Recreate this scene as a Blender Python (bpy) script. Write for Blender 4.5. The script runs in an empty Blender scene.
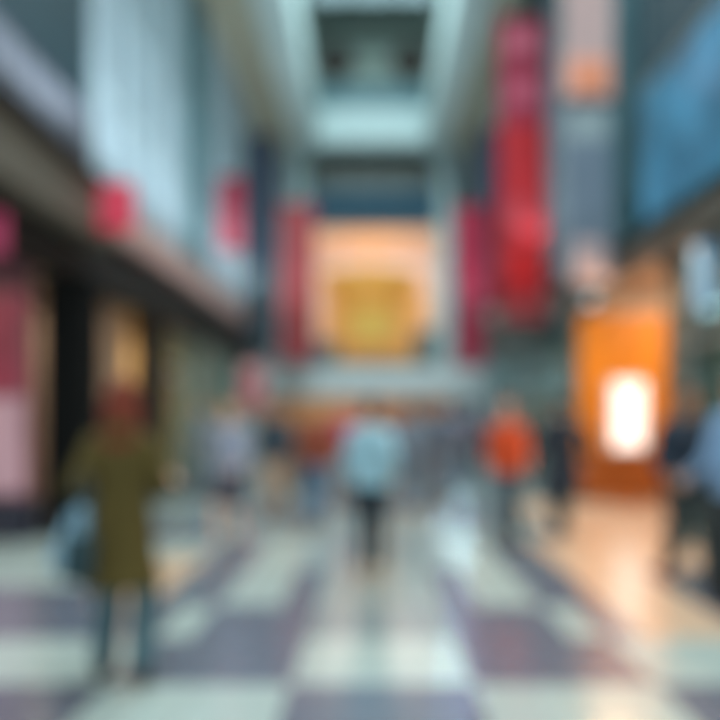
import bpy, bmesh, math, random
from mathutils import Vector, Matrix, noise
random.seed(7)
S = bpy.context.scene
C = S.collection
EYE = 1.5          # camera height above the floor
F = 700.0          # focal length in pixels (35 mm on 36 mm, 720 px)

# ------------------------------------------------------------------ camera, sky, light, exposure
cam_d = bpy.data.cameras.new('camera'); cam = bpy.data.objects.new('camera', cam_d); C.objects.link(cam)
cam_d.sensor_width = 36; cam_d.lens = 35
cam_d.shift_x = -12/720; cam_d.shift_y = 55/720
cam.location = (0, 0, EYE); cam.rotation_euler = (math.radians(90), 0, 0)
cam_d.clip_start = 0.02
cam_d.dof.use_dof = True            # the photograph is thrown far out of focus: focused close by
cam_d.dof.focus_distance = 0.5
cam_d.dof.aperture_fstop = 1.32
cam_d.dof.aperture_blades = 0
S.camera = cam
S.view_settings.view_transform = 'Standard'; S.view_settings.look = 'None'
S.view_settings.gamma = 1; S.view_settings.use_curve_mapping = False
S.view_settings.exposure = 0.22
S.cycles.use_denoising = True
S.cycles.max_bounces = 7; S.cycles.diffuse_bounces = 3; S.cycles.glossy_bounces = 3
S.cycles.transparent_max_bounces = 8; S.cycles.sample_clamp_indirect = 4

def lin(c):
    return tuple(((v/255)/12.92 if v/255 <= .04045 else ((v/255+.055)/1.055)**2.4) for v in c)

W = bpy.data.worlds.new('sky'); S.world = W; W.use_nodes = True
bg = W.node_tree.nodes['Background']; bg.inputs[0].default_value = (*lin((214, 230, 232)), 1); bg.inputs[1].default_value = 1.15

def area(name, loc, rot, sx, sy, power, col):
    l = bpy.data.lights.new(name, 'AREA'); l.shape = 'RECTANGLE'; l.size = sx; l.size_y = sy
    l.energy = power; l.color = lin(col)
    o = bpy.data.objects.new(name, l); C.objects.link(o); o.location = loc; o.rotation_euler = rot
    return o
area('skylight_daylight', (0, 12, 15.2), (0, 0, 0), 3.4, 15, 2000, (225, 243, 248))
area('added_overhead_fill', (0, 3, 10.5), (0, 0, 0), 7, 5, 420, (230, 243, 250))  # unseen fill added above the near hall, without a fixture
area('added_uplight', (-3.45, 15, 4.9), (0, math.radians(180+32), 0), .25, 16, 260, (228, 243, 248))  # uplight added to brighten the beams and soffit
area('added_uplight', (3.2, 18.5, 4.9), (0, math.radians(180-32), 0), .25, 12, 70, (228, 243, 248))  # weaker uplight added on the right side
for _x, _y, _l, _p, _a in ((.64, 5.3, 4.0, 3.0, 1.5), (1.35, 11.4, 8.2, 23, 2.6)):   # narrow strip lights added to draw the pale floor streak
    _s = area('added_floor_streak_light', (_x, _y, 12.6), (0, 0, math.radians(-6.6)), .1, _l, _p, (205, 232, 250)); _s.data.spread = math.radians(_a)

# ------------------------------------------------------------------ materials
MATS = {}
def mat(name, col, rough=.6, metal=0, emit=None, es=0, var=.12, scale=6, spec=.5, ior=1.5, coat=0, bump=0):
    if name in MATS: return MATS[name]
    m = bpy.data.materials.new(name); m.use_nodes = True; n = m.node_tree.nodes; L = m.node_tree.links
    b = n['Principled BSDF']; c = lin(col)
    b.inputs['Roughness'].default_value = rough; b.inputs['Metallic'].default_value = metal
    b.inputs['IOR'].default_value = ior; b.inputs['Specular IOR Level'].default_value = spec
    b.inputs['Coat Weight'].default_value = coat
    tc = n.new('ShaderNodeTexCoord'); nz = n.new('ShaderNodeTexNoise'); nz.inputs['Scale'].default_value = scale; nz.inputs['Detail'].default_value = 4
    L.new(tc.outputs['Object'], nz.inputs['Vector'])
    r = n.new('ShaderNodeValToRGB'); r.color_ramp.elements[0].position = .3; r.color_ramp.elements[1].position = .7
    r.color_ramp.elements[0].color = (*[v*(1-var) for v in c], 1); r.color_ramp.elements[1].color = (*[min(1, v*(1+var)) for v in c], 1)
    L.new(nz.outputs['Fac'], r.inputs['Fac']); L.new(r.outputs['Color'], b.inputs['Base Color'])
    if bump:
        bp = n.new('ShaderNodeBump'); bp.inputs['Strength'].default_value = bump; bp.inputs['Distance'].default_value = .01
        L.new(nz.outputs['Fac'], bp.inputs['Height']); L.new(bp.outputs['Normal'], b.inputs['Normal'])
    if emit:
        b.inputs['Emission Color'].default_value = (*lin(emit), 1); b.inputs['Emission Strength'].default_value = es
    MATS[name] = m; return m

def tile_mat(name, col, rough):
    m = mat(name, col, rough, var=.10, scale=9, spec=1.0, ior=1.95)
    n = m.node_tree.nodes; L = m.node_tree.links; b = n['Principled BSDF']
    tc = n.new('ShaderNodeTexCoord'); br = n.new('ShaderNodeTexBrick'); br.offset = 0
    mp = n.new('ShaderNodeMapping'); mp.inputs['Location'].default_value = (-.055, 0, 0)
    br.inputs['Scale'].default_value = 1; br.inputs['Brick Width'].default_value = .51; br.inputs['Row Height'].default_value = .51
    br.inputs['Mortar Size'].default_value = .004; br.inputs['Mortar'].default_value = (*[v*.5 for v in lin(col)], 1)
    src = b.inputs['Base Color'].links[0].from_socket
    L.new(tc.outputs['Object'], mp.inputs[0]); L.new(mp.outputs[0], br.inputs['Vector'])
    L.new(src, br.inputs['Color1']); L.new(src, br.inputs['Color2']); L.new(br.outputs['Color'], b.inputs['Base Color'])
    return m

def glass_mat(name, tint, mixv=.25):
    m = bpy.data.materials.new(name); m.use_nodes = True; n = m.node_tree.nodes; L = m.node_tree.links
    n.remove(n['Principled BSDF'])
    t = n.new('ShaderNodeBsdfTransparent'); t.inputs[0].default_value = (*lin(tint), 1)
    g = n.new('ShaderNodeBsdfGlossy'); g.inputs['Roughness'].default_value = .05; g.inputs[0].default_value = (*lin(tint), 1)
    mx = n.new('ShaderNodeMixShader'); fr = n.new('ShaderNodeFresnel')
    ad = n.new('ShaderNodeMath'); ad.operation = 'ADD'; ad.inputs[1].default_value = mixv*.05; ad.use_clamp = True
    lw = n.new('ShaderNodeLayerWeight'); pw = n.new('ShaderNodeMath'); pw.operation = 'MULTIPLY'; pw.inputs[1].default_value = .22
    n.remove(fr); L.new(lw.outputs['Facing'], pw.inputs[0]); L.new(pw.outputs[0], ad.inputs[0]); L.new(ad.outputs[0], mx.inputs[0])
    L.new(t.outputs[0], mx.inputs[1]); L.new(g.outputs[0], mx.inputs[2]); L.new(mx.outputs[0], n['Material Output'].inputs[0])
    MATS[name] = m; return m

# ------------------------------------------------------------------ mesh helper
class MB:
    def __init__(s): s.v = []; s.f = []; s.mi = []; s.cur = 0
    def add(s, vs, fs):
        o = len(s.v); s.v += [tuple(v) for v in vs]; s.f += [tuple(i+o for i in f) for f in fs]; s.mi += [s.cur]*len(fs); return s
    def box(s, x0, x1, y0, y1, z0, z1):
        x0, x1 = sorted((x0, x1)); y0, y1 = sorted((y0, y1)); z0, z1 = sorted((z0, z1))
        return s.add([(x0,y0,z0),(x1,y0,z0),(x1,y1,z0),(x0,y1,z0),(x0,y0,z1),(x1,y0,z1),(x1,y1,z1),(x0,y1,z1)],
                     [(0,3,2,1),(4,5,6,7),(0,1,5,4),(1,2,6,5),(2,3,7,6),(3,0,4,7)])
    def cbox(s, x0, x1, y0, y1, z0, z1, b=.01):      # box with chamfered edges
        bm = bmesh.new(); bmesh.ops.create_cube(bm, size=1)
        for v in bm.verts:
            v.co = Vector(((x0+x1)/2+v.co.x*abs(x1-x0), (y0+y1)/2+v.co.y*abs(y1-y0), (z0+z1)/2+v.co.z*abs(z1-z0)))
        b = min(b, abs(x1-x0)*.4, abs(y1-y0)*.4, abs(z1-z0)*.4)
        bmesh.ops.bevel(bm, geom=bm.edges[:], offset=b, segments=2, affect='EDGES', profile=.5)
        bm.verts.index_update(); s.add([v.co[:] for v in bm.verts], [[v.index for v in f.verts] for f in bm.faces]); bm.free(); return s
    def loft(s, rings):                               # rings: lists of n points each
        n = len(rings[0]); vs = [p for r in rings for p in r]; fs = []
        for i in range(len(rings)-1):
            for j in range(n): fs.append((i*n+j, i*n+(j+1) % n, (i+1)*n+(j+1) % n, (i+1)*n+j))
        fs.append(tuple(reversed(range(n)))); fs.append(tuple((len(rings)-1)*n+j for j in range(n)))
        return s.add(vs, fs)
    def tube(s, a, b, ra, rb=None, n=12, flat=1.0):
        a = Vector(a); b = Vector(b); rb = ra if rb is None else rb
        d = (b-a).normalized(); up = Vector((0,1,0)) if abs(d.y) < .9 else Vector((1,0,0))
        u = d.cross(up).normalized(); w = d.cross(u)
        ring = lambda p, r: [p+u*math.cos(2*math.pi*j/n)*r+w*math.sin(2*math.pi*j/n)*r*flat for j in range(n)]
        return s.loft([ring(a, ra), ring(b, rb)])
    def ell(s, c, r, n=14, m=9):
        c = Vector(c); r = (r, r, r) if not hasattr(r, '__len__') else r
        rings = []
        for i in range(1, m):
            t = math.pi*i/m
            rings.append([c+Vector((r[0]*math.sin(t)*math.cos(2*math.pi*j/n), r[1]*math.sin(t)*math.sin(2*math.pi*j/n), -r[2]*math.cos(t))) for j in range(n)])
        vs = [p for q in rings for p in q]; k = len(vs); vs += [c-Vector((0,0,r[2])), c+Vector((0,0,r[2]))]; fs = []
        for i in range(m-2):
            for j in range(n): fs.append((i*n+j, i*n+(j+1) % n, (i+1)*n+(j+1) % n, (i+1)*n+j))
        for j in range(n): fs.append((k, (j+1) % n, j)); fs.append((k+1, (m-2)*n+j, (m-2)*n+(j+1) % n))
        return s.add(vs, fs)
    def capsule(s, a, b, ra, rb=None, n=12):
        rb = ra if rb is None else rb
        return s.tube(a, b, ra, rb, n).ell(a, ra, n).ell(b, rb, n)
    def hring(s, secs, n=20):                         # horizontal elliptical rings (x, y, z, rx, ry)
        return s.loft([[Vector((x+rx*math.cos(2*math.pi*j/n), y+ry*math.sin(2*math.pi*j/n), z)) for j in range(n)] for x, y, z, rx, ry in secs])
    def mesh(s, name, mats=(), smooth=False):
        me = bpy.data.meshes.new(name); me.from_pydata(s.v, [], s.f)
        for m in mats: me.materials.append(m)
        for p, i in zip(me.polygons, s.mi): p.material_index = i; p.use_smooth = smooth
        me.update(); return me
    def build(s, name, mats, parent=None, loc=None, smooth=False):
        if not isinstance(mats, (list, tuple)): mats = [mats]
        o = bpy.data.objects.new(name, s.mesh(name, mats, smooth)); C.objects.link(o)
        if parent: o.parent = parent
        if loc: o.location = loc
        return o

def tag(o, label=None, cat=None, group=None, kind=None):
    if label: o['label'] = label
    if cat: o['category'] = cat
    if group: o['group'] = group
    if kind: o['kind'] = kind
    return o
def empty(name, loc, label, cat, group=None, rz=0):
    o = bpy.data.objects.new(name, None); C.objects.link(o); o.location = loc; o.rotation_euler = (0, 0, rz); o.empty_display_size = .2
    return tag(o, label, cat, group)
def struct(name, mb, m, parent=None):
    return tag(mb.build(name, m, parent), kind='structure')
VQ = 1.0
def remesh(mb, name, m, vox, parent, smooth=2, disp=0):
    """fuse all the closed shapes of mb into one continuous skin"""
    me = mb.mesh('tmp'); o = bpy.data.objects.new('tmp', me); C.objects.link(o)
    r = o.modifiers.new('r', 'REMESH'); r.mode = 'VOXEL'; r.voxel_size = vox*VQ; r.use_smooth_shade = True
    if smooth:
        sm = o.modifiers.new('s', 'SMOOTH'); sm.factor = .5; sm.iterations = smooth
    dg = bpy.context.evaluated_depsgraph_get(); dg.update()
    nm = bpy.data.meshes.new_from_object(o.evaluated_get(dg)); nm.name = name
    bpy.data.objects.remove(o); bpy.data.meshes.remove(me)
    if disp:
        for v in nm.vertices: v.co += v.normal*disp*noise.noise(Vector((v.co.x*45, v.co.y*45, v.co.z*9)))
    nm.materials.clear(); nm.materials.append(m)
    for p in nm.polygons: p.use_smooth = True; p.material_index = 0
    ob = bpy.data.objects.new(name, nm); C.objects.link(ob); ob.parent = parent
    return ob

# ------------------------------------------------------------------ floor
XL, XR = -4.0, 3.6       # the two shop fronts
ZC = 11.1                # soffit height
FAR = 26.0
M_light = tile_mat('pale sage polished stone', (164, 178, 172), .21)
M_dark = tile_mat('slate lilac polished stone', (94, 101, 114), .21)
M_mid = tile_mat('grey sage polished stone', (142, 156, 154), .21)
M_peach = tile_mat('peach stone with painted reflection', (204, 174, 146), .22)
M_deep = tile_mat('deep sage polished stone', (122, 136, 138), .21)
def tile(x, y):                       # 0 light, 1 slate, 2 grey sage, 3 peach (on the right, painted shop reflection), 4 deep sage
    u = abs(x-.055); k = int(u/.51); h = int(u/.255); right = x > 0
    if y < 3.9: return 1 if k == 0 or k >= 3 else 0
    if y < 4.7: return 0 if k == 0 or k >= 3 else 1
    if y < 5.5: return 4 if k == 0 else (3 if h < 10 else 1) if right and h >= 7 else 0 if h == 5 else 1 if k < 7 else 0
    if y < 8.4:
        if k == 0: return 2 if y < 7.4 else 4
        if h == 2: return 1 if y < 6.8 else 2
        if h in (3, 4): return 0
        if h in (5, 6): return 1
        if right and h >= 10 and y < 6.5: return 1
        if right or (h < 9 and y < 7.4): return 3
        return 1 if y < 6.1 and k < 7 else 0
    if right and x > 2.35 and y < 12: return 3  # peach here paints the orange shop's warm reflection into the floor
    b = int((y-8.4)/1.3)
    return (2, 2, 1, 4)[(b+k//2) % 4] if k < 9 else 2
fl = MB(); ys = [-6, -3, 0, 2.2, 3, 3.9, 4.7, 5.5, 6.1, 6.8, 7.4, 8.4]
while ys[-1] < 31: ys.append(ys[-1]+.65)
x0 = .055-.51*16
for i in range(len(ys)-1):
    for j in range(64):
        xa = x0+.255*j; xb = xa+.255
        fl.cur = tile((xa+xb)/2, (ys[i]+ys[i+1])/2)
        fl.add([(xa, ys[i], 0), (xb, ys[i], 0), (xb, ys[i+1], 0), (xa, ys[i+1], 0)], [(0, 1, 2, 3)])
fl.cur = 1; fl.box(x0, x0+.51*32, -6, ys[-1], -.3, -.004)
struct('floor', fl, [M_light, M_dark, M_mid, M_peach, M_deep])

# ------------------------------------------------------------------ ceiling, skylight
M_soffit = mat('olive beige soffit', (160, 160, 142), .8, var=.05)
M_white = mat('pale aqua white paint', (182, 204, 204), .55, var=.03)
M_grey = mat('grey green cladding', (156, 170, 162), .6, var=.1, scale=3)
M_teal = mat('deep teal cladding', (16, 64, 84), .8, var=.08)
M_navy = mat('dark navy cloth', (24, 40, 60), .8, var=.1, bump=.2)
ce = MB()
ce.box(-8, -2.75, 4, FAR+5, ZC, ZC+.25); ce.box(2.75, 8, 4, FAR+5, ZC, ZC+.25)
ce.box(-2.75, 2.75, FAR, FAR+5, 15.9, 16.1)
struct('ceiling', ce, M_soffit)
for i, (a, b) in enumerate(((-2.75, -1.9), (1.9, 2.75))):
    t = MB(); t.cbox(a, b, 4, 25.6, ZC-.12, 12.45, .04); struct('trim_%d' % (i+1), t, M_white)
t = MB(); t.cbox(-1.895, 1.895, 24.7, 25.6, ZC, 12.4, .04); struct('trim_3', t, M_white)
# skylight well sides and glazing
t = MB(); t.box(-2.45, -2.2, 4, 25.6, 12.46, 16); t.box(2.2, 2.45, 4, 25.6, 12.46, 16); struct('wall_skylight', t, mat('skylight well', (120, 134, 126), .7))
sk = MB()
for y in range(5, 26, 2): sk.box(-2.2, 2.2, y-.05, y+.05, 15.85, 16.0)
for x in (-2.1, -.7, .7, 2.1): sk.box(x-.04, x+.04, 4, 25.6, 15.75, 15.85)
w = struct('window_1', sk, mat('skylight bar', (90, 100, 98), .5))
struct('pane', MB().box(-2.4, 2.4, 4, 25.6, 16.02, 16.05), glass_mat('roof glass', (225, 240, 244)), w)

# ------------------------------------------------------------------ far end wall
def FX(x, d=FAR): return (x-372)*d/F
def FZ(y, d=FAR): return EYE-(y-415)*d/F
M_lilac = mat('pale blue grey plaster', (164, 178, 184), .7, var=.06)
fw = MB()
ol, orr = FX(314), FX(446); ob_, ot = FZ(364), FZ(228)
fw.box(-8, ol, FAR, FAR+.3, ob_, ZC); fw.box(orr, 8, FAR, FAR+.3, ob_, ZC)
fw.box(ol, orr, FAR, FAR+.3, ot, FZ(146))
fw.box(-2.75, 2.75, FAR, FAR+.3, FZ(146)+.005, 16)
fw.box(-8, FX(262), FAR, FAR+.3, 0, ob_); fw.box(FX(450), 8, FAR, FAR+.3, 0, ob_)
struct('wall_far', fw, M_lilac)
# upper storey of the far wall seen over the cross beam: grey cladding with two round openings and a teal sill
up = MB(); up.box(-2.19, 2.19, 25.7, 25.9, 12.46, 15.8)
upw = struct('wall_upper', up, M_grey)
for i, px in enumerate((336, 410)):
    o = MB(); x, z = FX(px, 25.7), FZ(63, 25.7)
    o.tube((x, 25.5, z), (x, 25.68, z), .62, .62, 28); w = struct('window_%d' % (i+2), o, mat('brown round glazing', (62, 52, 44), .3))
    r = MB()
    for k in range(28):
        a, b = 2*math.pi*k/28, 2*math.pi*(k+1)/28
        r.tube((x+.66*math.cos(a), 25.52, z+.66*math.sin(a)), (x+.66*math.cos(b), 25.52, z+.66*math.sin(b)), .05)
    struct('window_frame', r, mat('bronze ring', (92, 92, 84), .4), w)
struct('trim_4', MB().cbox(-2.19, 2.19, 25.45, 25.69, FZ(108, 25.5), FZ(84, 25.5), .03), mat('teal glass sill', (76, 124, 134), .35))
struct('trim_5', MB().cbox(-2.19, 2.19, 25.5, 25.69, FZ(46, 25.5), FZ(34, 25.5), .03), mat('grey rail', (124, 136, 130), .5))
struct('trim_6', MB().cbox(-2.19, 2.19, 25.5, 25.69, FZ(28, 25.5), FZ(0, 25.5), .03), mat('dark olive panel', (68, 76, 64), .5))
# strip of dim windows below the cross beam
wn = MB()
for k in range(5):
    a = FX(311)+k*.9; wn.box(a, a+.82, FAR-.08, FAR-.01, FZ(190), FZ(150))
w = struct('window_4', wn, mat('dim grey window', (56, 66, 60), .5))
fr = MB()
for k in range(6):
    a = FX(311)+k*.9-.04; fr.box(a-.04, a+.04, FAR-.16, FAR-.085, FZ(190), FZ(150))
struct('window_frame', fr, mat('window bar', (96, 106, 100), .5), w)
# teal fascia board above the opening
t = empty('fascia_sign', (FX(381), FAR-.2, FZ(224)), 'long dark teal fascia board above the golden opening at the far end', 'sign')
MB().cbox(-2.9, 2.9, -.1, .18, 0, 1.15, .04).build('board', M_teal, t)
MB().cbox(-2.95, 2.95, -.14, -.105, 1.05, 1.2, .02).cbox(-2.95, 2.95, -.14, -.105, -.06, .06, .02).build('edge_strip', mat('blue grey strip', (70, 110, 122), .4), t)
# pale engaged columns beside the opening
for i, (a, b, y0) in enumerate(((288, 309, 150), (436, 454, 150))):
    x = FX((a+b)/2); t = empty('column', (x, FAR-.32, ob_), ('pale column left' if i == 0 else 'pale column right')+' of the golden opening on the far wall', 'column')
    r = FX(b)-FX(a); r = r/2
    MB().hring([(0, 0, .2, r, r*.9), (0, 0, ZC-ob_-.31, r*.92, r*.85)], 24).build('shaft', M_white, t, smooth=False)
    MB().cbox(-r*1.15, r*1.15, -r, .3, 0, .2, .02).build('base', M_white, t)
    MB().cbox(-r*1.15, r*1.15, -r, .3, ZC-ob_-.3, ZC-ob_-.01, .02).build('capital', M_white, t)
# the lit room behind the opening
M_pinkw = mat('peach plaster', (216, 200, 190), .8, emit=(224, 196, 180), es=.2)  # plaster glows faintly, standing in for light in the room
rm = MB(); rm.box(ol-.5, orr+.5, 30.6, 30.8, ob_, ot+.3)
rm.box(ol-.7, ol-.5, FAR+.31, 30.8, ob_, ot+.3); rm.box(orr+.5, orr+.7, FAR+.31, 30.8, ob_, ot+.3)
rm.box(ol-.5, orr+.5, FAR+.31, 30.6, ot+.1, ot+.3)
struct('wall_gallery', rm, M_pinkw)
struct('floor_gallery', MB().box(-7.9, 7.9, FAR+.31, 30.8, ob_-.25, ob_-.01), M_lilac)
area('gallery_lamp', ((ol+orr)/2, 28.6, ot), (0, 0, 0), 4, 3, 110, (250, 247, 252))
t = empty('display_backdrop', ((ol+orr)/2, 30.4, ob_), 'golden ochre display backdrop inside the upper opening at the far end', 'display')
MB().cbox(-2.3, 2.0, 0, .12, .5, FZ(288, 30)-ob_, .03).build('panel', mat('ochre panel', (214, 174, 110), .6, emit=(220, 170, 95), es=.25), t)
MB().cbox(-2.3, 2.0, -.02, .12, 0, .48, .03).build('plinth', mat('olive plinth', (150, 146, 100), .6), t)
# golden tiered chandelier
t = empty('chandelier', (FX(371, 27.6), 27.6, ot), 'golden tiered chandelier tapering downward in the opening at the far end', 'chandelier')
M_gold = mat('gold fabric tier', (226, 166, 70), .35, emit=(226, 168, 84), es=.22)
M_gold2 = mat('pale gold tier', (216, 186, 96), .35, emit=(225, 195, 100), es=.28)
MB().tube((0, 0, 0), (0, 0, -1.9), .05).build('stem', M_gold, t)
zz = -1.5
for k, r in enumerate((2.0, 1.75, 1.42, 1.08, .78)):
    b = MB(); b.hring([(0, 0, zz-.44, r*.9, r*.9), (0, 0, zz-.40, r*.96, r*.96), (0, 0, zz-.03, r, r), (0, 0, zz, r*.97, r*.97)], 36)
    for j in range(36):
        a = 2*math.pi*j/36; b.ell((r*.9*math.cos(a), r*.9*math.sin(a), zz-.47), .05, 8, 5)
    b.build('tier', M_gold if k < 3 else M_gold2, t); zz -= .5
for i, px in enumerate((326, 426)):
    x = FX(px, 26.9); t = empty('cabinet', (x, 26.9, ob_), 'slate grey cabinet in the %s lower corner of the far golden opening' % ('left' if i == 0 else 'right'), 'cabinet')
    MB().cbox(-.45, .45, -.25, .25, .08, .9+i*.45, .02).build('body', mat('slate cabinet', (86, 104, 106), .5), t)
    MB().cbox(-.4, .4, -.27, -.255, .14, .8+i*.45, .005).build('door', mat('slate door', (96, 114, 116), .5), t)
    MB().box(-.42, .42, -.2, .2, 0, .079).build('plinth', M_navy, t)
# ground level shop under the gallery
M_tan = mat('tan shop wall', (176, 140, 104), .7, emit=(190, 140, 95), es=.12)  # emission puts some of the lamplight into the wall itself
g = MB(); g.box(FX(255), FX(455), 29.5, 29.7, 0, 2.9); g.box(FX(255), FX(262), FAR+.31, 29.5, 0, 2.9); g.box(FX(450), FX(457), FAR+.31, 29.5, 0, 2.9)
struct('wall_shop', g, M_tan)
area('far_shop_lamp', (-.5, 28, 2.8), (0, 0, 0), 4, 2, 60, (255, 232, 205))
# bridge / balcony across the hall
bz0, bz1 = FZ(396, 23), FZ(366, 23)
t = empty('footbridge', (-.2, 23.4, bz0), 'pale grey footbridge crossing the hall below the golden opening', 'bridge')
MB().cbox(XL+.22, XR+.18, -.4, 2.3, 0, .42, .03).build('deck', mat('pale grey concrete', (196, 204, 204), .6), t)
M_glass = glass_mat('clear shop glass', (214, 232, 232))
for q in (-3.2, 3.1): MB().tube((q, 1, -bz0), (q, 1, -.005), .16, n=20).build('pillar', M_lilac, t)
b = MB()
for k in range(7): b.box(XL+.26+k*1.07, XL+.26+k*1.07+1.04, -.36, -.345, .43, bz1-bz0-.04)
b.build('glass_panel', mat('frosted bridge glass', (206, 216, 216), .3), t)
MB().tube((XL+.25, -.35, bz1-bz0), (XR+.15, -.35, bz1-bz0), .035).build('handrail', mat('steel', (150, 160, 160), .3, .8), t)

# ------------------------------------------------------------------ left side
M_pale = mat('pale blue glazed facade', (166, 184, 196), .4, var=.22, scale=.7)
M_tealp = mat('dusty teal pilaster', (84, 122, 130), .6, var=.08)
M_black = mat('black powder coat', (7, 10, 10), .75, var=.1, spec=.15)
M_brown = mat('dark brown cladding', (44, 38, 30), .7, var=.15, spec=.2)
M_cor = mat('dusty rose brown cornice', (196, 158, 150), .6, var=.1)
M_olive = mat('olive grey fascia', (92, 86, 74), .6, var=.1)
M_dteal = mat('dark teal wall', (18, 50, 60), .6, var=.15, scale=1.5)
wl = MB()
wl.cur = 0; wl.box(-4.3, XL, 9.9, 14.6, 4.45, ZC)     # pale facade
wl.cur = 0; wl.box(-4.3, XL, 16.8, FAR, 4.45, ZC)
wl.cur = 1; wl.box(-4.3, XL, 4, 9.9, 4.6, ZC)
wl.cur = 2; wl.box(-4.3, XL+.0, 14.6, 16.8, 4.45, ZC)
wl.cur = 3; wl.box(-4.25, -4.05, 4, FAR, 3.6, 4.45)
W_L = struct('wall_left', wl, [M_pale, M_dteal, M_tealp, M_brown])
# curtain wall bars
def mull(name, X, y0, y1, z0, z1, ny, nz, sgn, m, label, cat='window frame', group=None):
    t = empty(name, (X, y0, z0), label, cat, group)
    b = MB(); h = z1-z0; L_ = y1-y0
    for k in range(ny+1): b.box(0, sgn*.09, L_*k/ny-.04, L_*k/ny+.04, 0, h)
    b.build('mullion', m, t)
    b = MB()
    for k in range(nz+1): b.box(sgn*.005, sgn*.06, .04, L_-.04, h*k/nz-.03, h*k/nz+.03)
    b.build('transom', m, t)
    return t
mull('facade_frame', XL+.005, 10.05, 14.5, 4.75, ZC-.05, 4, 4, 1, mat('bluish white bar', (196, 214, 220), .4), 'pale bluish white framing on the upper left facade nearer than the teal pilaster')
mull('facade_frame', XL+.005, 16.95, 22, 4.75, ZC-.05, 4, 4, 1, MATS['bluish white bar'], 'pale bluish white framing on the upper left facade beyond the teal pilaster')
t = empty('pilaster', (XL+.15, 15.7, 4.75), 'tall dusty teal pilaster between two pale panels on the left wall', 'pilaster')
MB().cbox(-.14, -.06, -1.0, 1.0, .1, ZC-4.8, .02).build('shaft', M_tealp, t); MB().cbox(-.145, -.03, -1.05, 1.05, 0, .099, .02).build('base', M_tealp, t)
# fascia and cornice
t = empty('shop_fascia', (XL, 4, 3.25), 'long dark fascia board running above the left row of shops', 'fascia')
MB().cbox(-.045, .22, 0, 18, 0, .79, .02).build('board', mat('charcoal brown fascia', (12, 12, 11), .7), t)
MB().cbox(.225, .25, 0, 18, .05, .12, .005).build('edge_strip', M_brown, t)
t = empty('cornice', (XL, 9.4, 4.05), 'dusty rose brown cornice sloping away above the left shops', 'cornice')
MB().cbox(.001, .4, 0, 12.6, 0, .52, .03).build('ledge', M_cor, t); MB().cbox(.001, .3, 0, 12.6, .525, .6, .02).build('lip', M_cor, t)
t = empty('cornice', (XL+.3, 4, 3.7), 'olive grey cornice over the nearest left shop beside black column', 'cornice')
MB().cbox(-.04, .3, 0, 5.35, 0, .66, .03).build('ledge', M_olive, t); MB().cbox(-.04, .4, 0, 5.35, .665, .73, .02).build('lip', M_brown, t)
# upper left advert on the gallery
t = empty('advert_panel', (XL+.06, 6.4, 4.5), 'mottled purple grey advertising panel high on the left, on dark teal wall', 'advert')
MB().cbox(-.05, .06, 0, 3.3, 0, 1.2, .02).build('frame', M_navy, t)
a = mat('purple grey print', (112, 116, 128), .5, var=.7, scale=2)
MB().cbox(.065, .08, .1, 3.2, .5, 1.1, .004).build('print', a, t)
# columns
def column(x, y, w, d, h, m, label, ledge=True):
    t = empty('column', (x, y, 0), label, 'column')
    MB().cbox(-w/2, w/2, -d/2, d/2, .12, h-.14, .03).build('shaft', m, t)
    MB().cbox(-w/2-.04, w/2+.04, -d/2-.04, d/2+.04, 0, .119, .02).build('base', m, t)
    MB().cbox(-w/2-.04, w/2+.04, -d/2-.04, d/2+.04, h-.139, h, .02).build('capital', m, t)
    return t
column(-3.84, 9.0, .56, .5, 3.24, M_black, 'thick black column standing at the left shop front behind the olive coat')
column(-3.9, 12.4, .42, .5, 3.24, M_brown, 'dark brown column beyond the thick black column on the left')
column(-3.9, 16.6, .36, .5, 3.24, mat('grey olive pier', (112, 112, 100), .6), 'grey olive pier between the farther left shops')
column(-3.9, 21.3, .36, .5, 3.24, MATS['grey olive pier'], 'grey olive pier nearest the footbridge on the left')
# shop interiors: party walls facing the hall
def shop(side, y0, y1, m, name, lamp=None, z=3.55, depth=3.2, lampcol=(255, 238, 218)):
    X = XL if side < 0 else XR; xa = X+side*.3; xb = X+side*depth
    b = MB(); b.box(xa, xb, y1-.1, y1, 0, z); b.box(xb, xb+side*.1, y0, y1, 0, z); b.box(xa, xb, y0, y1-.1, z-.08, z)
    o = struct(name, b, m)
    if lamp: area('shop_lamp', ((xa+xb)/2, (y0+y1)/2, z-.15), (0, 0, 0), 1.6, max(.6, (y1-y0)*.6), lamp, lampcol)
    return o
shop(-1, 4.2, 8.9, mat('dusky rose wall', (128, 84, 92), .7), 'wall_left_shop_1', 40)
shop(-1, 9.35, 12.2, mat('cream tan wall', (176, 152, 128), .7), 'wall_left_shop_2', 30)
shop(-1, 12.8, 16.3, mat('golden tan wall', (186, 152, 96), .7), 'wall_left_shop_3', 90)
shop(-1, 16.9, 21.1, mat('sage grey wall', (132, 140, 130), .7), 'wall_left_shop_4', 120, lampcol=(225, 240, 235))
shop(-1, 21.6, 25.9, MATS['sage grey wall'], 'wall_left_shop_5', 80, lampcol=(225, 240, 235))
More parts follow.
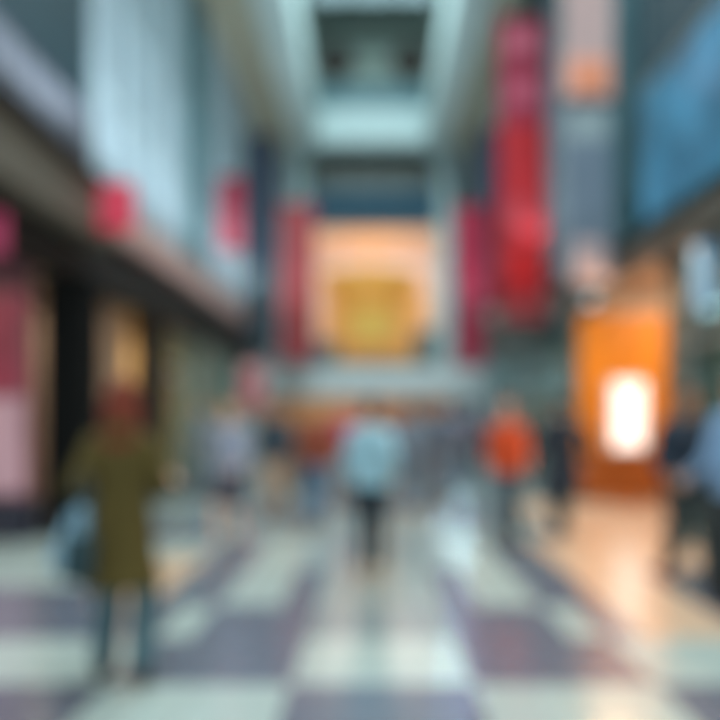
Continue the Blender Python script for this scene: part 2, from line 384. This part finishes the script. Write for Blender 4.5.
# pink posters at the left edge
t = empty('poster_stand', (-4.44, 8.45, 0), 'tall crimson and pink poster stand on dark plinth at left edge', 'poster')
MB().cbox(-.5, .36, -.2, .2, 0, .5, .03).build('plinth', mat('dark navy plinth', (34, 36, 52), .5), t)
MB().cbox(-.44, .3, -.05, .05, .501, 3.0, .02).build('frame', mat('rose frame', (150, 96, 104), .5), t)
b = MB(); b.cbox(-.4, .26, -.06, -.052, 1.75, 2.95, .003); b.build('print', mat('crimson print', (150, 50, 72), .5, var=.3, scale=3), t)
MB().cbox(-.4, .26, -.06, -.052, .56, 1.7, .003).build('print', mat('pale pink print', (202, 160, 172), .5, var=.2, scale=3), t)
t = empty('hanging_sign', (-3.6, 6.62, 3.04), 'small magenta hanging sign at the left edge above the pink poster', 'sign')
MB().cbox(-.14, .14, -.03, .03, -.02, .38, .02).build('panel', mat('magenta sign', (180, 62, 98), .5, emit=(205, 70, 120), es=.05), t)
MB().tube((.05, 0, .38), (.05, 0, .64), .012).build('bracket', M_black, t)
# red sign standing on the left cornice
t = empty('blade_sign', (-3.27, 8.75, 3.78), 'rounded bright red sign mounted above the black column on the left', 'sign')
b = MB(); b.cbox(-.3, .3, -.06, .06, .02, .62, .14); b.build('panel', mat('bright red sign', (214, 46, 78), .5, emit=(214, 40, 70), es=.15), t)
MB().cbox(-.12, .14, -.066, -.061, .22, .42, .002).build('emblem', mat('pale red mark', (232, 100, 118), .5), t)
MB().cbox(-.325, -.305, -.04, .04, .1, .5, .005).build('bracket', M_black, t)
# storefront glass
def storefront(side, y0, y1, label, m, n=3, z=3.2):
    X = (XL-.1) if side < 0 else (XR+.1)
    t = empty('storefront', (X, y0, 0), label, 'shop front')
    L_ = y1-y0; fr = MB()
    for k in range(n+1):
        a = min(max(L_*k/n, .04), L_-.04); fr.box(-.04, .04, a-.035, a+.035, 0, z)
    for k in range(n):
        a, b = L_*k/n+.04, L_*(k+1)/n-.04
        if k == 0: a += .035
        if k == n-1: b -= .035
        for zz in ((0, .12), (2.3, 2.38), (z-.08, z)): fr.box(-.035, .035, a, b, *zz)
    fr.build('frame', m, t)
    for k in range(n):
        MB().box(-.008, .008, L_*k/n+.08, L_*(k+1)/n-.08, .125, 2.295).build('glass_pane', M_glass, t)
        MB().box(-.008, .008, L_*k/n+.08, L_*(k+1)/n-.08, 2.385, z-.085).build('glass_pane', M_glass, t)
    return t
M_steel = mat('brushed grey frame', (140, 150, 150), .4, .5)
storefront(-1, 12.75, 16.2, 'glazed shop front with golden interior beyond the brown column', M_steel)
storefront(-1, 16.95, 20.9, 'glazed shop front with sage grey interior on the left', M_steel)
# white display counters outside the far left shops
for (x, y, l, lab) in ((-3.45, 14.6, 1.5, 'pale display counter before the golden shop on the left'), (-3.4, 18.6, 1.6, 'pale display counter before the sage grey shop on the left')):
    t = empty('display_counter', (x, y, 0), lab, 'counter')
    MB().cbox(-.22, .22, -l/2, l/2, .08, .98, .02).build('body', M_lilac, t)
    MB().cbox(-.26, .26, -l/2-.04, l/2+.04, .981, 1.04, .01).build('top', M_white, t)
    MB().box(-.18, .18, -l/2+.04, l/2-.04, 0, .079).build('plinth', M_navy, t)
    MB().cbox(-.2, .2, -l/2+.02, l/2-.02, 1.041, 1.32, .01).build('glass_case', mat('display glass', (190, 208, 210), .15), t)
# pink sign near far left shops
t = empty('hanging_sign', (FX(252, 18), 18, FZ(410, 18)), 'pink and white upright hanging sign near the footbridge on the left', 'sign')
MB().cbox(-.3, .3, -.05, .05, 0, 1.2, .06).build('panel', mat('soft pink sign', (204, 140, 142), .5, emit=(214, 130, 135), es=.05), t)
MB().cbox(-.14, .2, -.056, -.051, .25, .8, .003).build('emblem', mat('rose mark', (190, 80, 96), .5), t)
for q in (-.2, .2): MB().tube((q, 0, 1.2), (q, 0, ZC-FZ(410, 18)), .012).build('rope', M_black, t)

# ------------------------------------------------------------------ right side
M_rwall = mat('blue grey facade', (104, 120, 128), .5, var=.15, scale=.8)
M_dk = mat('dark slate green', (50, 66, 66), .6, var=.12)
wr = MB()
wr.cur = 0; wr.box(XR, XR+.3, 9.3, FAR, 4.45, ZC)
wr.cur = 1; wr.box(XR, XR+.3, 4, 9.3, 5.75, ZC)
wr.cur = 2; wr.box(XR+.05, XR+.25, 4, FAR, 3.72, 4.45); wr.cur = 1; wr.box(XR+.05, XR+.25, 4, 9.3, 4.45, 5.75)
struct('wall_right', wr, [M_rwall, M_dteal, M_brown])
t = empty('shop_fascia', (XR, 4, 3.45), 'long brown grey fascia board above the right row of shops', 'fascia')
MB().cbox(-.12, .045, 0, 18, 0.02, .34, .02).build('board', mat('brown grey fascia', (92, 84, 72), .5), t)
MB().cbox(-.17, .045, 0, 18, .345, .42, .01).build('lip', M_brown, t)
# blue glass gallery front
t = empty('glass_balustrade', (XR, 4.4, 3.9), 'sky blue glass gallery front high on the right wall', 'balustrade')
M_blue = mat('sky blue glass', (64, 122, 152), .3, var=.6, scale=1.1, emit=(70, 140, 180), es=.05)
for k in range(4): MB().cbox(-.1, -.04, k*1.18, k*1.18+1.15, .1, 1.75, .01).build('glass_panel', M_blue, t)
MB().cbox(-.13, .04, -.02, 4.74, 1.755, 1.83, .01).build('handrail', M_steel, t)
MB().cbox(-.13, .04, -.02, 4.74, 0.0, .095, .01).build('base_rail', mat('teal rail', (40, 110, 132), .4), t)
# pilasters on the right
def pil(x, y, w, d, z0, m, label):
    t = empty('pilaster', (x, y, z0), label, 'pilaster')
    MB().cbox(-w/2, w/2, -d/2, d/2, .1, ZC-z0-.02, .02).build('shaft', m, t); MB().cbox(-w/2-.03, w/2, -d/2-.04, d/2+.04, 0, .099, .02).build('base', m, t)
pil(3.46, 9.75, .26, .5, 3.9, mat('mid teal pilaster', (58, 100, 108), .5), 'dark teal pilaster between blue gallery glass and salmon banner')
pil(3.42, 15.0, .34, .7, 3.9, M_dk, 'dark slate pilaster behind the tallest red banner')
pil(3.44, 19.5, .3, .7, 3.9, mat('sage pilaster', (140, 152, 142), .6), 'pale sage pilaster between the tall red banner and white ceiling beam')
# bay windows on right upper facade
mull('facade_frame', XR-.005, 10.3, 14.4, 4.0, 8.3, 3, 4, -1, mat('grey lilac bar', (150, 162, 172), .5), 'grey lilac framing on the upper right facade below the salmon banner')

# banners -----------------------------------------------------------
M_rod = mat('dark rod', (40, 44, 46), .4, .6)
def banner(px0, px1, py0, py1, d, bands, label, group='banners hanging in the hall', extra=None):
    x0, x1 = FX(px0, d), FX(px1, d); zt, zb = FZ(py0, d), FZ(py1, d); zt = min(zt, ZC-.25); cx = (x0+x1)/2; w = (x1-x0)/2
    t = empty('hanging_banner', (cx, d, zb), label, 'banner', group)
    n = 10; H = zt-zb; nz = 40; b = MB(); mats = []
    for _, m in bands: mats.append(m)
    th = .012
    def pt(i, k, s):
        u = -w+2*w*i/n; z = H*k/nz; yy = .018*math.sin(u*7+z*1.3)+s*th
        return (u, yy, z)
    for s, order in ((-1, 1), (1, -1)):
        for k in range(nz):
            fr_ = 1-(k+.5)/nz; b.cur = 0
            for bi, (lim, _) in enumerate(bands):
                if fr_ <= lim: b.cur = bi; break
            for i in range(n):
                q = [pt(i, k, s), pt(i+1, k, s), pt(i+1, k+1, s), pt(i, k+1, s)]
                b.add(q, [(0, 1, 2, 3) if order > 0 else (3, 2, 1, 0)])
    for k in range(nz):
        for i, o in ((0, 1), (n, -1)):
            q = [pt(i, k, -1), pt(i, k+1, -1), pt(i, k+1, 1), pt(i, k, 1)]; b.add(q, [(0, 1, 2, 3)[::o]])
    for i in range(n):
        b.add([pt(i, 0, -1), pt(i, 0, 1), pt(i+1, 0, 1), pt(i+1, 0, -1)], [(0, 1, 2, 3)]); b.add([pt(i, nz, -1), pt(i+1, nz, -1), pt(i+1, nz, 1), pt(i, nz, 1)], [(0, 1, 2, 3)])
    b.build('fabric', mats, t)
    MB().tube((-w-.04, 0, H+.02), (w+.04, 0, H+.02), .028).build('rod', M_rod, t)
    MB().tube((-w-.02, 0, -.02), (w+.02, 0, -.02), .022).build('rod', M_rod, t)
    for sx in (-1, 1): MB().tube((sx*w*.8, 0, H+.04), (sx*w*.8, 0, ZC-zb), .006).build('rope', M_rod, t)
    if extra:
        for (a, bb, c0, c1, m) in extra:
            MB().cbox(-w+2*w*a, -w+2*w*bb, -.045, -.032, H*(1-c1), H*(1-c0), .05).build('emblem', m, t)
    return t
M_red = mat('scarlet banner cloth', (186, 28, 38), .75, var=.12, scale=3)
M_rose = mat('rose banner cloth', (156, 40, 66), .75, var=.1, scale=3)
M_wine = mat('wine banner cloth', (150, 30, 50), .75, var=.1)
M_drose = mat('dusty red banner cloth', (156, 62, 66), .75, var=.1)
M_crim = mat('crimson banner cloth', (164, 26, 60), .75, var=.1)
banner(499, 545, 18, 322, 13.4, [(.36, M_rose), (.93, M_red), (1, M_drose)], 'tallest red banner hanging right of centre with rose upper part', 'banners hanging in the hall',
       [(.2, .8, .04, .12, mat('pink print', (206, 104, 126), .7)), (.2, .85, .2, .29, mat('rose print', (192, 84, 108), .7)), (.12, .9, .76, .88, mat('vivid red print', (214, 20, 24), .7)), (.2, .6, .60, .70, mat('pinkish red print', (196, 66, 76), .7))])
banner(455, 484, 206, 366, 20, [(.5, M_crim), (1, M_rose)], 'shorter crimson banner just right of the golden opening')
banner(280, 314, 204, 362, 22, [(.35, M_drose), (1, M_drose)], 'dusty red banner just left of the golden opening', 'banners hanging in the hall', [(.2, .8, .55, .8, mat('brick print', (140, 44, 44), .7))])
banner(219, 242, 178, 250, 17.5, [(.5, M_crim), (1, mat('salmon red cloth', (190, 72, 92), .75))], 'short crimson banner on the left beside the navy banner')
banner(246, 274, 136, 350, 19, [(.6, M_navy), (1, mat('dark slate cloth', (48, 62, 70), .8))], 'dark navy banner hanging on the left between crimson and dusty red banners')
banner(484, 503, 130, 306, 17, [(.45, mat('indigo cloth', (40, 44, 72), .8)), (1, mat('dark maroon cloth', (86, 22, 40), .8))], 'narrow navy and maroon banner partly behind the tallest red banner')
M_salm = mat('salmon banner cloth', (226, 164, 146), .75, emit=(230, 160, 140), es=.06)
M_pkb = mat('pale pink banner cloth', (198, 168, 164), .75)
banner(563, 612, -40, 98, 8.9, [(.7, M_pkb), (1, M_salm)], 'pale pink and salmon banner high on the right near teal pilaster', 'banners hanging in the hall', [(.2, .85, .76, .95, mat('orange salmon print', (240, 150, 110), .7))])
t = empty('advert_panel', (FX(588, 9.0), 9.0, FZ(285, 9.0)), 'tall grey lilac advertising panel below the salmon banner on right', 'advert')
hh = (285-106)*9.0/F
MB().cbox(-.29, .29, -.03, .03, 0, hh, .02).build('frame', mat('grey lilac board', (108, 122, 136), .5, var=.15, scale=2), t)
MB().cbox(-.26, .26, -.04, -.032, hh*.8, hh*.98, .003).build('print', mat('cool white print', (152, 166, 168), .5), t)
MB().cbox(-.2, .2, -.04, -.032, hh*.02, hh*.25, .003).build('print', mat('blush print', (186, 160, 158), .5), t)
for q in (-.25, .25): MB().tube((q, -.06, hh), (q, -.06, ZC-FZ(285, 9.0)), .006).build('rope', M_rod, t)

# orange shop -----------------------------------------------------------
M_peachw = mat('peach shop wall', (214, 188, 160), .7)
shop(1, 8.75, 12.2, M_peachw, 'wall_right_shop_1', 70, z=3.75, lampcol=(255, 238, 220))
t = empty('backlit_wall', (XR+.3, 12.08, 0), 'glowing orange backlit display wall in the shop on the right', 'display')
M_or = mat('glowing orange panel', (216, 124, 4), .5, emit=(232, 136, 0), es=.17, var=.15, scale=1.5)
M_or2 = mat('amber panel', (214, 128, 30), .5, emit=(216, 120, 20), es=.25, var=.15, scale=1.5)
M_orb = mat('deep orange brown panel', (160, 84, 26), .5, emit=(190, 96, 20), es=.06)
w0 = -.32
for k, (a, b) in enumerate(((w0, .19), (.20, .72), (.73, 2.3))):
    MB().cbox(a, b, -.05, 0.015, .9, 3.2, .01).build('glowing_panel', M_or, t)
    MB().cbox(a, b, -.05, 0.015, .06, .89, .01).build('lower_panel', M_orb, t)
MB().cbox(w0, 2.3, -.07, -.051, 3.16, 3.24, .005).build('top_rail', M_or2, t)
_s = area('added_warm_floor_light', (3.3, 7.6, 3.3), (0, math.radians(26), 0), .2, 5, 85, (255, 192, 138))  # warm light added to imitate the orange shop's reflection on the floor
t = empty('light_box', (FX(627, 11.7), 11.7, 0), 'bright white upright light box glowing in front of the orange wall', 'light box')
MB().cbox(-.31, .31, -.08, .08, .9, 2.1, .03).build('frame', mat('pale frame', (236, 214, 200), .4), t)
MB().cbox(-.24, .24, -.1, -.081, .97, 2.03, .004).build('screen', mat('lit screen', (255, 250, 248), .4, emit=(255, 240, 232), es=1.0, var=.02), t)
MB().cbox(-.25, .25, -.12, .12, 0, .05, .01).cbox(-.06, .06, -.05, .05, .05, .9, .01).build('stand', M_orb, t)
column(3.82, 8.45, .42, .34, 3.44, mat('olive charcoal pier', (84, 82, 70), .6), 'olive charcoal pier at the near side of the orange shop')
column(3.8, 12.55, .36, .4, 3.44, mat('taupe pier', (116, 104, 86), .6), 'taupe pier at the far side of the orange shop')
# nearest right shop
shop(1, 4.2, 8.2, mat('grey taupe wall', (122, 116, 104), .7), 'wall_right_shop_2', 40, z=3.7)
storefront(1, 5.2, 8.2, 'glazed shop front at the right edge beside the charcoal pier', M_steel, n=2, z=3.4)
t = empty('hanging_sign', (3.5, 7.35, 2.62), 'small sky blue upright sign on the shop front at right edge', 'sign')
MB().cbox(-.13, .09, -.03, .03, 0, .68, .02).build('panel', mat('sky blue sign', (100, 148, 190), .4, emit=(120, 175, 215), es=.05), t)
MB().tube((-.02, 0, .68), (-.02, 0, .84), .012).build('bracket', M_black, t)
# far right shops
shop(1, 12.9, 17.2, mat('cool grey wall', (140, 150, 150), .7), 'wall_right_shop_3', 80, z=3.45, lampcol=(228, 238, 240))
shop(1, 17.7, 21.9, MATS['cool grey wall'], 'wall_right_shop_4', 80, z=3.45, lampcol=(228, 238, 240))
storefront(1, 12.95, 17.0, 'glazed shop front with cool grey interior just past the orange shop', M_steel, z=3.4)
storefront(1, 17.75, 21.8, 'glazed shop front with cool grey interior nearest the footbridge on right', M_steel, z=3.4)
column(3.8, 17.35, .36, .36, 3.44, MATS['cool grey wall'], 'cool grey pier between the two far right shop fronts')
t = empty('shop_canopy', (3.42, 13.6, 2.96), 'dark slate canopy below the tallest red banner on the right', 'canopy')
MB().cbox(-.45, .13, 0, 4.5, 0, .5, .03).build('board', M_dk, t); MB().cbox(-.48, .13, -.02, 4.52, -.06, -.005, .01).build('edge_strip', M_steel, t)

# ------------------------------------------------------------------ people
SKIN = [mat('fair skin', (206, 160, 136), .55, var=.05, scale=12), mat('tan skin', (170, 122, 94), .55, var=.05, scale=12), mat('brown skin', (120, 82, 62), .55, var=.05, scale=12)]
M_eye = mat('dark eye', (30, 26, 24), .2); M_lip = mat('lip', (150, 84, 80), .5); M_sole = mat('pale sole', (190, 190, 186), .7)
def ik(a, b, l1, l2, bend):
    d = b-a; L_ = min(d.length, (l1+l2)*.999); u = d.normalized()
    x = (l1*l1-l2*l2+L_*L_)/(2*L_); h = math.sqrt(max(0, l1*l1-x*x)); v = bend-u*bend.dot(u); v.normalize()
    return a+u*x+v*h, a+u*L_
def person(px, d, h, face, top, pants, hair, shoe, label, skin=0, stride=.28, swing=.2, coat=False, hem=None, longhair=False,
           skirt=False, build=1.0, armbend=.12, phase=1, vox=.013, hood=False, sleeve=True, gap=0.0, legw=1.0):
    """face: heading in degrees, 0 walks away from the camera, 180 towards it"""
    t = empty('person', (FX(px, d), d, 0), label, 'person', 'people walking through the hall', math.radians(face))
    k = h/1.75; V = lambda x, y, z: Vector((x*k, y*k, z*k))
    B = build
    hipz = .93-stride*.1
    # legs
    legs = []
    for s in (-1, 1):
        f = s*phase; hip = V(.088*B, 0, hipz); hip.x *= s
        ank = V(s*(.085+gap), f*stride, .085 if f > 0 else .085+stride*.22)
        kn, ank = ik(hip, ank, .44*k, .43*k, Vector((0, 1, 0)))
        legs.append((s, hip, kn, ank, 0 if f > 0 else stride*1.1))
    arms = []
    for s in (-1, 1):
        f = -s*phase; sh = V(s*.165*B, -.01, 1.405)
        hand = V(s*(.228*B), f*swing+armbend*.7, .86+armbend*.9+abs(f*swing)*.15)
        el, wr_ = ik(sh, hand, .29*k, .26*k, Vector((s*.12, -1, 0)))
        arms.append((s, sh, el, wr_))
    skm = SKIN[skin]
    # --- body: one skin
    b = MB()
    T = [(0, 0, .86, .10, .085), (0, 0, .92, .165, .115), (0, 0, .99, .16, .11), (0, .0, 1.10, .132, .095), (0, .005, 1.22, .145, .105), (0, 0, 1.34, .168, .108), (0, -.005, 1.41, .155, .085), (0, -.01, 1.45, .115, .07), (0, -.01, 1.48, .07, .055)]
    b.hring([(x*k, y*k, z*k, rx*k*B, ry*k*B) for x, y, z, rx, ry in T])
    b.capsule(V(0, -.012, 1.44), V(0, .012, 1.56), .058*k, .052*k)
    b.ell(V(0, .01, 1.655), (.074*k, .092*k, .105*k), 18, 14)                    # cranium
    b.ell(V(0, .035, 1.60), (.057*k, .066*k, .072*k), 16, 10)                    # jaw
    b.ell(V(0, .088, 1.553), (.022*k, .02*k, .018*k)); b.capsule(V(0, .098, 1.655), V(0, .118, 1.618), .009*k, .014*k, 8)   # chin, nose
    b.capsule(V(-.018, .096, 1.583), V(.018, .096, 1.583), .008*k, None, 8)
    for s in (-1, 1):
        b.ell(V(s*.076, .005, 1.64), (.012*k, .02*k, .032*k), 10, 8)             # ears
    for s, hip, kn, ank, lift in legs:
        b.capsule(hip, kn, .082*k*B, .052*k*B); b.capsule(kn, ank, .052*k*B, .036*k)
        mid = kn.lerp(ank, .3); b.ell(mid+V(0, -.008, 0), (.044*k*B, .044*k*B, .09*k))
        b.capsule(ank+V(0, -.03, -.035), ank+V(0, .11, -.045+0), .036*k, .03*k)
    for s, sh, el, wr_ in arms:
        b.ell(sh, .052*k*B); b.capsule(sh, el, .045*k*B, .036*k); b.capsule(el, wr_, .038*k, .025*k)
        u = (wr_-el).normalized(); side = Vector((0, 1, 0)); side = (side-u*side.dot(u)).normalized(); nrm = u.cross(side)
        pc = wr_+u*.05*k
        b.capsule(wr_, wr_+u*.03*k, .024*k, .024*k)
        for q, fx in enumerate((-.026, -.009, .009, .026)):
            b.capsule(wr_+u*.015*k+side*fx*.5*k, wr_+u*.085*k+side*fx*k, .015*k, .012*k, 8)
            ln = (.062, .074, .07, .055)[3-q if s else q]
            p1 = wr_+u*.09*k+side*fx*1.1*k; p2 = p1+(u*.9-nrm*s*.35).normalized()*ln*.5*k; p3 = p2+(u*.6-nrm*s*.8).normalized()*ln*.5*k
            b.capsule(p1, p2, .0092*k, .0085*k, 8); b.capsule(p2, p3, .0085*k, .0075*k, 8)
        p1 = wr_+u*.025*k+side*.02*k; p2 = p1+(u*.6+side*.8-nrm*s*.2).normalized()*.042*k; p3 = p2+(u*.95+side*.1-nrm*s*.3).normalized()*.03*k
        b.capsule(p1, p2, .013*k, .0105*k, 8); b.capsule(p2, p3, .0105*k, .0085*k, 8)
    remesh(b, 'body', skm, .0075 if d < 6 else .0085 if d < 9 else .0105, t, 1)
    for s in (-1, 1): MB().ell(V(s*.029, .089, 1.655), (.012*k, .009*k, .008*k), 10, 6).build('eye', M_eye, t, smooth=True)
    MB().ell(V(0, .1055, 1.584), (.021*k, .006*k, .006*k), 10, 6).build('mouth', M_lip, t, smooth=True)
    # --- hair
    b = MB(); b.ell(V(0, -.008, 1.68), (.084*k, .1*k, .102*k), 18, 12); b.ell(V(0, -.04, 1.64), (.08*k, .072*k, .095*k), 16, 10)
    if longhair:
        b.hring([(0, -.085*k, 1.36*k, .07*k, .03*k), (0, -.075*k, 1.42*k, .11*k, .045*k), (0, -.06*k, 1.52*k, .108*k, .06*k), (0, -.045*k, 1.64*k, .092*k, .075*k)])
        for s in (-1, 1): b.capsule(V(s*.078, .0, 1.66), V(s*.088, -.01, 1.42), .028*k, .03*k)
    o = remesh(b, 'hair', hair, .011, t, 1, .006)
    # keep the face clear: pull hair off the face
    for v in o.data.vertices:
        if v.co.y > .045*k and v.co.z < 1.715*k and abs(v.co.x) < .07*k: v.co.y = .03*k
    # --- trousers or skirt
    b = MB()
    b.hring([(0, 0, .84*k, .10*k*B, .09*k*B), (0, 0, .90*k, .178*k*B, .128*k*B), (0, 0, 1.02*k, .165*k*B, .118*k*B)])
    for s, hip, kn, ank, lift in legs:
        if skirt: b.capsule(hip, hip.lerp(kn, .75), .102*k*B, .095*k*B)
        else:
            b.capsule(hip, kn, .098*k*B, .073*k*B*legw); b.tube(kn, ank+V(0, 0, -.005), .073*k*B*legw, .064*k*legw, 16); b.ell(kn, .073*k*B*legw)
    if skirt: b.hring([(0, 0, .52*k, .25*k, .19*k), (0, 0, .75*k, .21*k, .155*k), (0, 0, .98*k, .168*k, .12*k)])
    remesh(b, 'skirt' if skirt else 'trousers', pants, vox+.002, t, 3, .004)
    # --- top
    b = MB(); hz = hem if hem else .88; fl_ = (1.35 if coat else 1.0)
    sec = [(0, 0, hz, .185*B*fl_ if coat else .185*B, .14*fl_*B)]
    if coat: sec.append((0, 0, (hz+.95)/2, .205*B, .155*B))
    sec += [(0, 0, max(.95, hz+.03), .185*B, .135*B), (0, 0, 1.10, .168*B, .125*B), (0, .005, 1.24, .176*B, .132*B), (0, 0, 1.35, .186*B, .13*B), (0, -.005, 1.42, .165*B, .105*B), (0, -.01, 1.465, .125*B, .088*B), (0, -.01, 1.495, .085*B, .072*B)]
    b.hring([(x*k, y*k, z*k, rx*k, ry*k) for x, y, z, rx, ry in sec], 24)
    for s, sh, el, wr_ in arms:
        b.ell(sh+V(s*-.012, 0, -.008), .066*k*B)
        if sleeve: b.capsule(sh, el, .061*k*B, .053*k*B); b.tube(el, el.lerp(wr_, .97), .053*k*B, .041*k*B, 14)
        else: b.capsule(sh, sh.lerp(el, .6), .06*k*B, .056*k*B)
    if hood:
        b.ell(V(0, -.075, 1.47), (.11*k, .06*k, .06*k)); b.capsule(V(-.09, .02, 1.48), V(.09, .02, 1.48), .025*k)
    remesh(b, 'coat' if coat else 'jacket' if sleeve else 'shirt', top, vox+.001, t, 2, .005)
    # --- shoes
    for s, hip, kn, ank, lift in legs:
        b = MB(); a0 = ank
        heel = a0+V(0, -.05, -.045); toe = a0+V(0, .15, -.05)
        b.capsule(heel, heel.lerp(toe, .55), .04*k, .046*k); b.capsule(heel.lerp(toe, .5), toe, .045*k, .034*k); b.capsule(a0+V(0, -.015, .02), a0+V(0, -.01, -.03), .046*k, .048*k)
        o = remesh(b, 'shoe', shoe, .011, t, 1)
        zmin = a0.z-.083*k
        for v in o.data.vertices:
            if v.co.z < zmin: v.co.z = zmin
        if lift:
            R = Matrix.Rotation(-lift*.9, 4, 'X')
            for v in o.data.vertices: v.co = a0+(R @ (v.co-a0))
        m_ = min(v.co.z for v in o.data.vertices)
        if m_ < 0:
            for v in o.data.vertices: v.co.z = max(v.co.z, 0.002)
    t['wr'] = [list(a[3]) for a in arms]
    return t
cl = lambda n, c, v=.15: mat(n, c, .85, var=v, scale=14, bump=.3)
H_dark = cl('dark hair', (38, 28, 24)); H_red = cl('auburn hair', (104, 36, 12)); H_brn = cl('brown hair', (84, 54, 38)); H_tan = cl('sandy hair', (176, 132, 88)); H_rb = cl('reddish brown hair', (112, 52, 40))
K_dark = cl('dark shoe', (30, 32, 36)); K_tan = cl('tan shoe', (140, 116, 90)); K_pale = cl('pale shoe', (196, 190, 190))
woman = person(122, 3.95, 1.68, 4, cl('olive parka cloth', (76, 62, 10)), cl('washed teal denim', (66, 94, 102)), H_red, K_dark,
       'person with long auburn hair in olive coat walking away at left', 0, stride=.08, swing=.06, armbend=.3, coat=True, hem=.56, longhair=True, vox=.011, build=.94, hood=True, gap=.045, legw=1.25, phase=-1)
person(371, 6.5, 1.66, -3, cl('pale blue cloth', (142, 178, 190)), cl('ink navy cloth', (16, 34, 46)), H_brn, K_tan,
       'person in pale blue top and ink navy trousers at centre, walking away', 0, stride=.1, swing=.1, vox=.012, phase=1, build=1.03)
person(507, 8.0, 1.66, 170, cl('bright orange cloth', (192, 66, 18)), cl('slate cloth', (66, 80, 88)), H_rb, K_dark,
       'person in bright orange top and slate trousers, right of centre', 0, stride=.15, build=1.03, phase=1)
person(562, 8.8, 1.72, 10, cl('dark navy wool', (22, 36, 50)), cl('dark slate trousers', (44, 56, 62)), H_dark, K_dark,
       'person in long dark navy coat beside the orange shop', 0, stride=.14, coat=True, hem=.55, build=1.2)
person(688, 6.2, 1.72, 185, cl('deep navy jacket', (16, 34, 50)), cl('charcoal green trousers', (46, 56, 56)), H_dark, K_dark,
       'person in deep navy jacket with dark hair near the right edge', 1, stride=.22, swing=.14, build=1.25, phase=-1)
person(741, 5.2, 1.80, 12, cl('soft blue shirt cloth', (120, 150, 182)), cl('black trousers', (14, 18, 20)), H_rb, K_dark,
       'person in soft blue shirt and black trousers cut by the right edge', 0, stride=.26, swing=.16, build=1.08)
person(275, 10.2, 1.68, 175, cl('navy slate cloth', (44, 60, 72)), cl('sand cloth', (168, 144, 122)), H_dark, K_tan,
       'person in dark navy top and sand trousers, left of centre', 1, stride=.16, build=1.2)
person(230, 8.1, 1.62, 165, cl('lilac grey cloth', (136, 142, 160)), cl('charcoal violet cloth', (58, 58, 70)), H_tan, K_pale,
       'person in lilac grey top and short charcoal skirt on the left', 0, stride=.18, skirt=True, build=1.08)
person(318, 9.4, 1.66, 5, cl('russet cloth', (134, 64, 44)), cl('mid blue denim', (74, 112, 142)), H_tan, K_dark,
       'person in russet jacket and blue jeans left of the pale blue top', 0, stride=.14, build=1.12)
person(347, 12.2, 1.7, 185, cl('magenta cloth', (170, 56, 92)), cl('grey blue denim', (96, 118, 136)), H_brn, K_dark,
       'person in magenta top behind the russet jacket', 0, stride=.15, build=1.2)
person(413, 10.4, 1.7, 0, cl('blue grey jacket', (106, 120, 134)), cl('steel blue denim', (84, 104, 124)), H_brn, K_tan,
       'person in blue grey jacket just right of the centre person', 0, stride=.15)
person(443, 11.6, 1.78, 183, cl('slate jacket', (78, 88, 102)), cl('slate denim', (82, 94, 108)), H_dark, K_dark,
       'person in slate jacket between centre and orange top', 1, stride=.15, build=1.1)
person(470, 14.5, 1.8, 2, cl('plum grey jacket', (92, 88, 102)), cl('dark denim', (66, 76, 92)), H_dark, K_dark,
       'person in plum grey jacket just left of the orange top, farther back', 0, stride=.15, build=1.1)
person(299, 14.0, 1.74, 8, cl('amber brown cloth', (160, 108, 66)), cl('brown trousers', (96, 78, 66)), H_tan, K_dark,
       'person in amber brown jacket and sandy hair far back left of centre', 0, stride=.15, build=1.15)
person(392, 16.0, 1.76, 178, cl('brick red cloth', (134, 68, 62)), cl('grey trousers', (110, 116, 120)), H_rb, K_dark,
       'person in brick red top far back above the centre person', 1, stride=.15, build=1.15)
person(425, 18.5, 1.75, 0, cl('taupe cloth', (120, 108, 104)), cl('grey cloth', (104, 108, 112)), H_dark, K_dark,
       'person in taupe jacket farthest back near the footbridge', 1, stride=.15)
person(201, 13.0, 1.7, 176, cl('grey jacket', (116, 126, 132)), cl('grey teal trousers', (90, 108, 110)), H_tan, K_dark,
       'person in grey jacket far back on the left before the shops', 0, stride=.15)

# bags carried by the woman in the olive coat
def bag(name, loc, rx, w, dd, h, m, label, cat, sl, tilt):
    t = empty(name, loc, label, cat); t.rotation_euler = (0, math.radians(tilt), 0)
    b = MB(); b.hring([(0, 0, 0, w*.46, dd*.5), (0, 0, h*.1, w*.5, dd*.55), (0, 0, h*.8, w*.5, dd*.4), (0, 0, h, w*.47, dd*.22)], 22)
    o = b.build('bag_body', m, t); o.data.shade_smooth() if hasattr(o.data, 'shade_smooth') else None
    for s in (-1, 1):
        st = MB(); pts = [Vector((w*.3*math.cos(a), s*dd*.12*(1-math.sin(a)), h+sl*math.sin(a)-.01)) for a in [math.pi*i/10 for i in range(11)]]
        for a, b_ in zip(pts, pts[1:]): st.capsule(a, b_, .008, None, 8)
        st.build('handle', m, t)
    return t
wr0 = Vector(woman['wr'][0]); hx = FX(122, 3.95)+wr0.x; hy = 3.95+wr0.y; hz = wr0.z
bag('shopping_bag', (hx-.17, hy+.02, hz-.52), 0, .28, .13, .38, cl('powder blue bag', (128, 162, 180)), 'powder blue shopping bag carried low beside the olive coat', 'bag', .13, 24)
bag('handbag', (FX(83, 3.8)+.0, 3.72, .62), 0, .17, .09, .24, cl('dark teal leather', (26, 52, 58)), 'dark teal handbag hanging against the side of the olive coat', 'bag', .34, 4)
for o in S.objects:
    if 'wr' in o.keys(): del o['wr']
